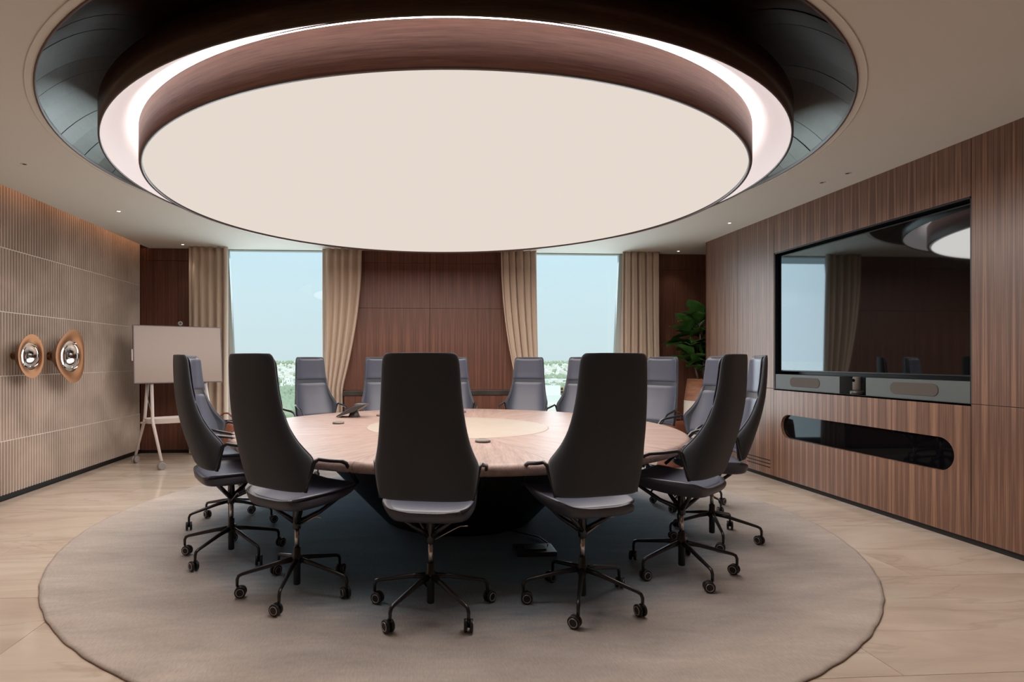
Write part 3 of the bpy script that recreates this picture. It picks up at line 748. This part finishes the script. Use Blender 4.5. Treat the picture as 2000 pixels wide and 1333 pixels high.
    legm = MB().tube([(.018, 0, .178), (.10, 0, .166), (.285, 0, .124), (.303, 0, .116), (.311, 0, .098), (.311, 0, .062)], [.016, .013, .0095, .0095, .009, .008], 8)
    for k in range(5):
        a = 2 * PI * k / 5
        if k == 0: lo = lego = legm.build('leg', M['blackmetal'], root)
        else: lo = lego.copy(); COL.objects.link(lo)
        lo.rotation_euler = (0, 0, a)
        ca = a + (0.4, 1.9, 3.0, 4.4, 2.5)[k]
        if k == 0:
            mb = MB()
            for s in (-1, 1):
                mb.lathe([(.012, s * .006), (.028, s * .006), (.0305, s * .009), (.0305, s * .018), (.028, s * .0215), (.020, s * .0215)], 24, (.018, 0, .0315), axis='y')
            mb.lathe([(.011, -.006), (.011, .006)], 12, (.018, 0, .0315), axis='y')
            mb.tube([(0, 0, .07), (.004, 0, .055), (.018, 0, .034)], .007, 6)
            cast = mb.build('caster', M['rubber'], root)
            rims = [MB().lathe([(.0185, s * .0216), (.0185, s * .0232), (.0215, s * .0232), (.0215, s * .0216)], 24, (.018, 0, .0315), axis='y', cap=False).build('wheel_ring', M['chrome'], cast) for s in (-1, 1)]
            c_ = cast
        else:
            c_ = cast.copy(); COL.objects.link(c_)
            for rim in rims: r_ = rim.copy(); COL.objects.link(r_); r_.parent = c_
        c_.location = (.311 * math.cos(a), .311 * math.sin(a), 0); c_.rotation_euler = (0, 0, ca)
    return root
proto = make_chair()
CH = [ # xc, zc, facing angle (deg from view direction, + right), star angle, label
 (-.068, 2.956, 7.7, 18, 'nearest high-back chair, seen square from behind at front centre of table'),
 (-.81, 3.202, 35, 52, 'front-left high-back chair, back turned, left of the nearest chair'),
 (.727, 3.049, -16, 37, 'front-right high-back chair, back turned, right of the nearest chair'),
 (-1.386, 3.788, 56.4, 33, 'leftmost high-back chair in profile, before the display cart'),
 (-1.66, 4.53, 84, 3, 'slate leather chair half hidden behind the leftmost chair'),
 (1.429, 3.494, -44.6, 62, 'right-side high-back chair in profile, outermost wheels on the rug'),
 (1.914, 4.15, -74, 42, 'rightmost slate leather chair against the screen wall, behind the profile chair'),
 (2.13, 5.05, -100, 10, 'bluish leather chair almost hidden behind the right profile chair'),
 (2.10, 6.02, -128, 30, 'slate leather chair in front of the right curtain and fig plant'),
 (1.42, 6.35, -146, 50, 'far-right chair mostly hidden behind the front-right chair, before the right window'),
 (.94, 6.83, -160, 20, 'far chair before the curtain left of the right window'),
 (.10, 6.83, 182, 5, 'far chair peeking out right of the nearest chair back'),
 (-.69, 6.83, 161, 44, 'far chair peeking out left of the nearest chair, behind the phone'),
 (-1.40, 6.62, 143, 60, 'far-left chair in front of the left window'),
 (-1.78, 5.85, 118, 25, 'chair hidden behind the front-left chair, only its arm showing')]
star_parts = ('leg', 'caster')
for i, (xc, zc, fa, st_, lab) in enumerate(CH):
    r_ = proto if i == 0 else copy_tree(proto0)
    if i == 0: proto0 = proto
    x, y = W(xc, zc); rz = -(math.radians(fa) + YAW)
    r_.location = (x, y, .0132); r_.rotation_euler = (0, 0, rz)
    tag(r_, lab, 'chair', 'high-back swivel chairs around the table')
# turn each star base on its own (after all copies exist)
roots = [o for o in COL.objects if o.name.split('.')[0] == 'office_chair']
byl = {o['label']: o for o in roots}
for (xc, zc, fa, st_, lab) in CH:
    o = byl[lab]; target = math.radians(st_) - YAW - o.rotation_euler[2]
    rot = Matrix.Rotation(target, 4, 'Z')
    for ch in o.children:
        if ch.name.split('.')[0] in star_parts:
            loc = rot @ Vector(ch.location); ch.location = loc; ch.rotation_euler[2] += target

# ------------------------------------------------------------------ display on easel cart
bd = empty('display_cart')
p1, p2 = Vector((-3.28, 7.20, 0)), Vector((-2.43, 7.73, 0))
d = (p2 - p1).normalized(); ctr = (p1 + p2) / 2
bd.location = (ctr.x, ctr.y, 0); bd.rotation_euler = (0, 0, math.atan2(d.y, d.x))
tag(bd, 'large touch display on a white easel stand in the far-left corner', 'display')
TL = math.radians(7)
def tilt(o, z=1.0): o.location = (0, -.02, z); o.rotation_euler = (-TL, 0, 0)
o = MB().box(-.515, .515, 0, .035, 0, .72).build('display_body', M['boardframe'], bd, bevel=.004); tilt(o)
MB().box(-.503, .503, -.003, .0, .012, .708).build('screen', M['board'], o)
MB().box(-.53, -.516, .005, .02, .28, .42).build('stylus', M['whitemetal'], o)
c_ = MB().lathe([(.022, -.03), (.028, -.024), (.028, .03)], 24, (.02, .01, .752), axis='y').build('webcam', M['greyrubber'], o)
MB().box(.01, .03, 0, .02, .715, .735).build('mount_clip', M['phone'], o)
MB().lathe([(.014, -.032), (.014, -.030)], 18, (.02, .01, .752), axis='y').build('lens', M['darkglass'], o)
for s in (-1, 1):
    for (yt, yb, xt, xb) in ((.02, -.38, .31, .27), (.10, .30, .34, .45)):
        MB().tube([(s * xt, yt + .03, 1.04), (s * (xt + .02), yt * .5 + yb * .5 + .015, .55), (s * xb, yb, .10)], [.021, .019, .016], 12).build('leg', M['whitemetal'], bd)
        q = MB()
        for e_ in (-1, 1): q.lathe([(.012, e_ * .008), (.040, e_ * .008), (.045, e_ * .014), (.045, e_ * .024), (.036, e_ * .029)], 24, (0, 0, .045), axis='y')
        q.lathe([(.02, -.012), (.02, .012)], 12, (0, 0, .045), axis='y')
        q.box(-.014, .014, -.007, .007, .045, .11)
        co_ = q.build('caster', M['greyrubber'], bd, loc=(s * xb, yb, .0)); co_.rotation_euler = (0, 0, (1.2 if s > 0 else .5) + yb)
tp = []
for i in range(40):
    a = 2 * PI * i / 40; c, s = math.cos(a), math.sin(a)
    tp.append((.40 * math.copysign(abs(c) ** .6, c), .17 * math.copysign(abs(s) ** .75, s)))
m = len(tp)
mb = MB().add([(x * .93, y * .9, .515) for x, y in tp] + [(x, y, .575) for x, y in tp] + [(x * .97, y * .95, .575) for x, y in tp] + [(x * .91, y * .88, .525) for x, y in tp],
    [(k * m + i, k * m + (i + 1) % m, (k + 1) * m + (i + 1) % m, (k + 1) * m + i) for k in range(3) for i in range(m)] + [tuple(range(m)), tuple(range(3 * m, 4 * m))])
mb.build('tray', M['whitemetal'], bd)
MB().tube([(-.43, .06, .52), (.43, .06, .52)], .012, 8).build('crossbar', M['whitemetal'], bd)
MB().tube([(-.36, .06, 1.0), (-.35, .05, .8), (-.30, .04, .58)], .005, 6).build('cable', M['greyrubber'], bd)

# ------------------------------------------------------------------ copper wall sculptures
def sculpture(px, depth, ymin, ymax, lab, R0, irr, ph0, irim):
    z = None
    dx = (px - 867) / 1135; zc = (XL + depth) / (dx * CA + SA); y = zc * (CA - dx * SA); zz = EYE + (703 - (ymin + ymax) / 2) * zc / 1135
    o = empty('wall_sculpture', (XL, y, zz)); tag(o, lab, 'sculpture', 'copper wall sculptures')
    def rad(a): return R0 * (1 + irr * math.cos(3 * (a - PI)) - ph0 * math.cos(2 * a))
    def g(u, v):
        a = 2 * PI * u; q = rad(a)
        pr = [(.16, 0), (.17, .10), (.24, .25), (.50, .45), (.80, .72), (.96, .93), (1.0, 1.0)]
        k, h = pr[int(round(v * 6))]
        rr_ = q * k if k > .3 else R0 * k * 1.1
        return (depth * h, rr_ * math.cos(a), rr_ * math.sin(a))
    s1 = MB().grid(g, 48, 6, cu=True).build('outer_cup', M['brass'], o); s1.modifiers.new('ss', 'SUBSURF').render_levels = 1
    def g2(u, v):
        a = 2 * PI * u; q = rad(a); qi = R0 * irim * (1 + irr * .4 * math.cos(3 * (a - PI)))
        k = v; r = q + (qi - q) * k
        return (depth * (1.0 + .02 * math.sin(PI * k)) - .01 * k, r * math.cos(a), r * math.sin(a))
    MB().grid(g2, 48, 5, cu=True).build('copper_rim', M['copper'], o)
    def g3(u, v):
        a = 2 * PI * u; qi = R0 * irim * (1 + irr * .4 * math.cos(3 * (a - PI))) * math.cos(v * PI / 2 * .98)
        return (depth - .01 - depth * .50 * math.sin(v * PI / 2), qi * math.cos(a), qi * math.sin(a))
    MB().grid(g3, 48, 12, cu=True).build('mirror_bowl', M['mirror'], o)
sculpture(140, .22, 645, 747, 'larger copper-rimmed mirror bowl on the fluted wall, right of the pair', .262, .075, .04, .62)
sculpture(62, .17, 655, 737, 'smaller copper-rimmed mirror bowl on the fluted wall, left of the pair', .195, .02, .05, .66)

# ------------------------------------------------------------------ plant
x, y = W(3.53, 7.93)
pot = empty('plant_pot', (x, y, 0)); tag(pot, 'tall tapering planter, wooden top half and cream lower half', 'planter')
MB().lathe([(.265, 0), (.27, .01), (.245, .42), (.236, .735)], 48).build('lower_section', M['cream'], pot)
MB().lathe([(.236, .737), (.195, 1.03), (.175, 1.03), (.18, .97)], 48, cap=False).build('upper_section', M['pot_wood'], pot)
MB().lathe([(.001, .975), (.18, .975)], 32, cap=False).build('soil', M['soil'], pot)
pl = empty('fiddle_leaf_fig', (x, y, .976)); tag(pl, 'leafy green fiddle-leaf fig growing in the tall planter', 'plant')
rp_ = random.Random(5)
stems = [[(-.05, 0, 0), (-.10, -.01, .18), (-.16, -.03, .42), (-.2, -.04, .70)], [(.02, .0, 0), (.06, .02, .25), (.02, .03, .6), (.06, 0, .92)], [(0, -.04, 0), (-.03, -.09, .25), (-.08, -.1, .55), (-.09, -.08, .88)]]
for s in stems: MB().tube(s, [.016, .013, .010, .007], 8).build('stem', M['bark'], pl)
def leaf(base, yaw, pitch, L_, m='leaf'):
    # shaped fiddle leaf, folded along its midrib and drooping
    vs, fs = [], []
    n = 8
    for i in range(n + 1):
        t = i / n
        wv = L_ * .47 * (math.sin(PI * min(1, t * 1.02 + .02)) ** .7) * (.50 + .62 * t) * (1 if 0 < i < n else .12)
        xx = L_ * t; zz = -.25 * L_ * t * t
        for s in (-1, -.5, 0, .5, 1):
            vs.append(Vector((xx, wv * s, zz + wv * .35 * abs(s) + (.012 * math.sin(t * 16) * abs(s) if abs(s) == 1 else 0))))
    for i in range(n):
        for k in range(4): fs.append((i * 5 + k, i * 5 + k + 1, i * 5 + 6 + k, i * 5 + 5 + k))
    me = [(Matrix.Rotation(yaw, 3, 'Z') @ Matrix.Rotation(-pitch, 3, 'Y') @ v) + Vector(base) for v in vs]
    wy = pl.location.y; me = [Vector((v.x, min(max(v.y, 7.42 - wy + (v.y + .3) * .04), 8.2 - wy), v.z)) for v in me]
    MB().add(me, fs, True).build('leaf', M[m], pl, fixn=False)
for si, s in enumerate(stems):
    for k in range(13):
        t = .32 + .68 * k / 12; q = t * 3; i = min(2, int(q)); a, b = Vector(s[i]), Vector(s[i + 1]); p = a + (b - a) * (q - i)
        leaf(p, k * 2.4 + si * 1.1, rp_.uniform(-.15, .85) + (t > .9) * .45, rp_.uniform(.28, .38))
for (b, yw, pt, L_) in (((-.2, -.04, .70), 3.4, 1.0, .34), ((-.2, -.06, .66), 3.3, .5, .34), ((-.17, -.05, .5), 3.2, .22, .36), ((-.16, -.05, .36), 3.0, -.1, .30), ((-.09, -.08, .85), 3.6, 1.1, .34), ((-.09, -.08, .8), 4.5, .7, .30), ((-.1, -.05, .2), 3.6, .3, .22), ((-.1, -.05, .17), 4.6, .5, .24)):
    leaf(b, yw, pt, L_)
leaf((-.19, -.05, .80), 3.3, .35, .2, 'dryleaf')

# ------------------------------------------------------------------ tan leather bins
def bin_(x, y, rz, lab):
    o = empty('leather_bin', (x, y, 0), rz); tag(o, lab, 'bin', 'brown leather bins')
    def g(u, v):
        a = 2 * PI * u + PI / 4; c, s = math.cos(a), math.sin(a); k = (.20, .195, .165, .145, .135, .14)[int(round(v * 5))]; h = (0, .02, .3, .5, .555, .55)[int(round(v * 5))]
        if int(round(v * 5)) == 5: k = .125
        return (k * math.copysign(abs(c) ** .45, c), k * .8 * math.copysign(abs(s) ** .45, s), h)
    mb = MB().grid(g, 32, 5, cu=True); mb.f.append(tuple(range(32))); mb.sm.append(False)
    mb.build('bin_body', M['tan'], o)
    MB().box(-.11, .11, -.09, .09, .02, .50).build('inner_lining', M['black'], o)
    MB().tube([(-.10, .0, .53), (-.085, 0, .60), (-.03, 0, .645), (.03, 0, .645), (.085, 0, .60), (.10, 0, .53)], .012, 8, flat=2.0).build('handle', M['tan'], o)
x, y = W(2.84, 7.12); bin_(x, y, .3, 'brown leather bin with strap handle near the tall planter')
x, y = W(-2.62, 7.0); bin_(x, y, -.2, 'brown leather bin beneath the left curtain, mostly hidden behind chairs')

# ------------------------------------------------------------------ city outside, haze put into pale colours
G = -46.0
def ramp_ground():
    m, t, p = new_mat('city_ground'); N = t.nodes.new; L = t.links.new
    g = N('ShaderNodeNewGeometry'); mp = N('ShaderNodeMapping'); mp.inputs['Scale'].default_value = (.004, .012, 1); L(g.outputs['Position'], mp.inputs[0])
    n = N('ShaderNodeTexNoise'); n.inputs['Scale'].default_value = 1; n.inputs['Detail'].default_value = 8; n.inputs['Roughness'].default_value = .65; L(mp.outputs[0], n.inputs['Vector'])
    r = N('ShaderNodeValToRGB'); el = r.color_ramp.elements; el[0].position = .38; el[0].color = (.62, .62, .48, 1); el[1].position = .52; el[1].color = (.90, .82, .70, 1)
    q = el.new(.45); q.color = (.78, .74, .62, 1)
    L(n.outputs[0], r.inputs[0]); L(r.outputs[0], p.inputs['Base Color']); p.inputs['Roughness'].default_value = .95; p.inputs['Specular IOR Level'].default_value = 0
    return m
M['ground'] = ramp_ground()  # ground colours paled to imitate distance haze
M['villa'] = plain('pale_render', (.90, .88, .86), .8, spec=.1); M['villa2'] = plain('sand_render', (.86, .80, .72), .8, spec=.1)
M['roof'] = plain('flat_roof', (.84, .82, .80), .8, spec=.1); M['vwin'] = plain('far_window', (.28, .38, .42), .4)
M['trees'] = plain('haze_pale_trees', (.40, .46, .33), .9, spec=.05, var=.3); M['road'] = plain('road', (.52, .58, .60), .8, spec=.1); M['concrete'] = plain('concrete', (.74, .78, .78), .8, spec=.1)  # pale, low-contrast colours stand in for haze over the city
gr = MB().box(-9000, 9000, 60, 16000, G - 1, G).build('ground', M['ground']); tag(gr, 'flat pale sandy city ground far below the windows', 'ground', kind='structure')
protos = []
for v in range(4):
    e_ = empty('villa', (0, -500, G))
    a, b, h = ((7, 6, 7), (9, 6, 6.5), (6, 7, 9.5), (11, 7, 8))[v]
    MB().box(-a, a, -b, b, 0, h).box(-a * .6, a * .3, -b * .6, b * .7, h, h + 3).build('house_body', M['villa'] if v % 2 else M['villa2'], e_)
    MB().box(-a * 1.03, a * 1.03, -b * 1.03, b * 1.03, h, h + .4).build('roof', M['roof'], e_)
    q = MB()
    for k in range(4):
        x = -a * .8 + a * .45 * k
        q.box(x, x + 1.6, -b - .1, -b + .1, 1.4, 3.4); q.box(x, x + 1.6, -b - .1, -b + .1, 4.6, 6.0)
    q.build('window', M['vwin'], e_)
    protos.append(e_)
rc = random.Random(11); cnt = 0; used = [False] * 4
cells = []
for (d0, d1, step) in ((880, 1150, 55), (1300, 2600, 95), (2600, 4200, 160)):
    D = d0
    while D < d1: cells.append(D); D += step
for D in cells:
    for (m0, m1, pb) in ((-.345, -.195, .72), (.150, .245, .72), (-.60, -.345, .12), (-.195, .15, .10), (.245, .42, .12)):
        X = m0 * D
        while X < m1 * D and cnt < 298:
            if rc.random() < pb:
                v = rc.randrange(4); p_ = protos[v]
                if used[v]: o = copy_tree(p_)
                else: o = p_; used[v] = True
                x, y = W(X + rc.uniform(-3, 3), D + rc.uniform(-10, 10)); o.location = (x, y, G); s = rc.uniform(.85, 1.25) * (1 + max(0, D - 1300) / 4000)
                o.scale = (s, s, s * rc.uniform(.8, 1.15)); o.rotation_euler = (0, 0, rc.uniform(-.25, .25))
                if not o.get('label'): pass
                tag(o, 'small pale flat-roofed villa far off in the city outside the windows', 'house', 'pale villas in the city outside'); cnt += 1
            X += (30 + D * .012) 
# trees (uncountable, tiny)
tv_, tf_ = [], []
HP = [(o.location.x, o.location.y) for o in COL.objects if o.name.startswith('villa')]
def blob(x, y, r):
    if r < 10 and any(abs(x - a) < 17 and abs(y - b_) < 15 for a, b_ in HP): return
    b = len(tv_); n = 6
    for (k, h) in ((.6, 0), (1, .5), (.75, 1.0)):
        for i in range(n):
            a = 2 * PI * i / n + rc.random() * .5; tv_.append((x + r * k * math.cos(a), y + r * k * math.sin(a), G + r * 1.5 * h + rc.uniform(-.4, .4)))
    tv_.append((x, y, G + r * 2.0))
    for j in range(2):
        for i in range(n): tf_.append((b + j * n + i, b + j * n + (i + 1) % n, b + (j + 1) * n + (i + 1) % n, b + (j + 1) * n + i))
    for i in range(n): tf_.append((b + 2 * n + i, b + 2 * n + (i + 1) % n, b + 3 * n))
def belt(m0, m1, d0, d1, n, r0, r1):
    for _ in range(n):
        D = rc.uniform(d0, d1); x, y = W(rc.uniform(m0, m1) * D, D); blob(x, y, rc.uniform(r0, r1))
belt(-.40, -.18, 455, 620, 900, 3, 7); belt(-.40, -.18, 700, 860, 420, 3, 6)
belt(-.40, -.18, 900, 1250, 110, 3, 6); belt(.13, .33, 1250, 1500, 500, 4, 7); belt(.13, .33, 760, 1000, 420, 3, 6)
belt(-.42, .4, 1500, 4200, 420, 4, 8); belt(-.42, .4, 4200, 9000, 700, 10, 20)
tr = MB().add(tv_, tf_).build('tree_belt', M['trees'], fixn=False); tag(tr, 'belts of green trees in haze-paled colour between the villas outside', 'trees', kind='stuff')
# flyover road and site walls beyond the right window
def slab(name, m, X0, X1, D0, D1, z0, z1, par=None):
    (xa, ya), (xb, yb), (xc_, yc), (xd, yd) = W(X0, D0), W(X1, D0), W(X1, D1), W(X0, D1)
    return MB().add([(xa, ya, z0), (xb, yb, z0), (xc_, yc, z0), (xd, yd, z0), (xa, ya, z1), (xb, yb, z1), (xc_, yc, z1), (xd, yd, z1)],
        [(3, 2, 1, 0), (4, 5, 6, 7), (0, 1, 5, 4), (1, 2, 6, 5), (2, 3, 7, 6), (3, 0, 4, 7)]).build(name, m, par)
fo = empty('flyover'); tag(fo, 'long pale elevated road crossing the view in the right window', 'road')
slab('deck', M['road'], 40, 900, 1150, 1180, G + 6, G + 7.5, fo); slab('parapet', M['concrete'], 40, 900, 1149, 1150, G + 6, G + 9.5, fo); 
for k in range(16): slab('pier', M['concrete'], 60 + 50 * k, 66 + 50 * k, 1155, 1170, G, G + 6, fo)
sw = slab('site_wall', M['concrete'], 70, 190, 640, 642, G, G + 8); tag(sw, 'long white site wall seen low in the right window', 'wall')
sb_ = slab('site_building', M['villa'], 116, 134, 668, 690, G, G + 17); tag(sb_, 'white block building behind the site wall in the right window', 'building')
cn = empty('scaffold_frame'); x, y = W(152, 700); cn.location = (x, y, G); tag(cn, 'tan unfinished concrete frame building in the right window', 'building')
M['scaf'] = plain('tan_scaffold', (.48, .40, .24), .9)
for k in range(6): MB().box(-16 + 6 * k, -15 + 6 * k, -6, 6, 0, 14).build('column', M['scaf'], cn)
for k in range(4): MB().box(-17, 16, -6.5, 6.5, 4 * k + 2, 4 * k + 2.6).build('floor_plate', M['scaf'], cn)
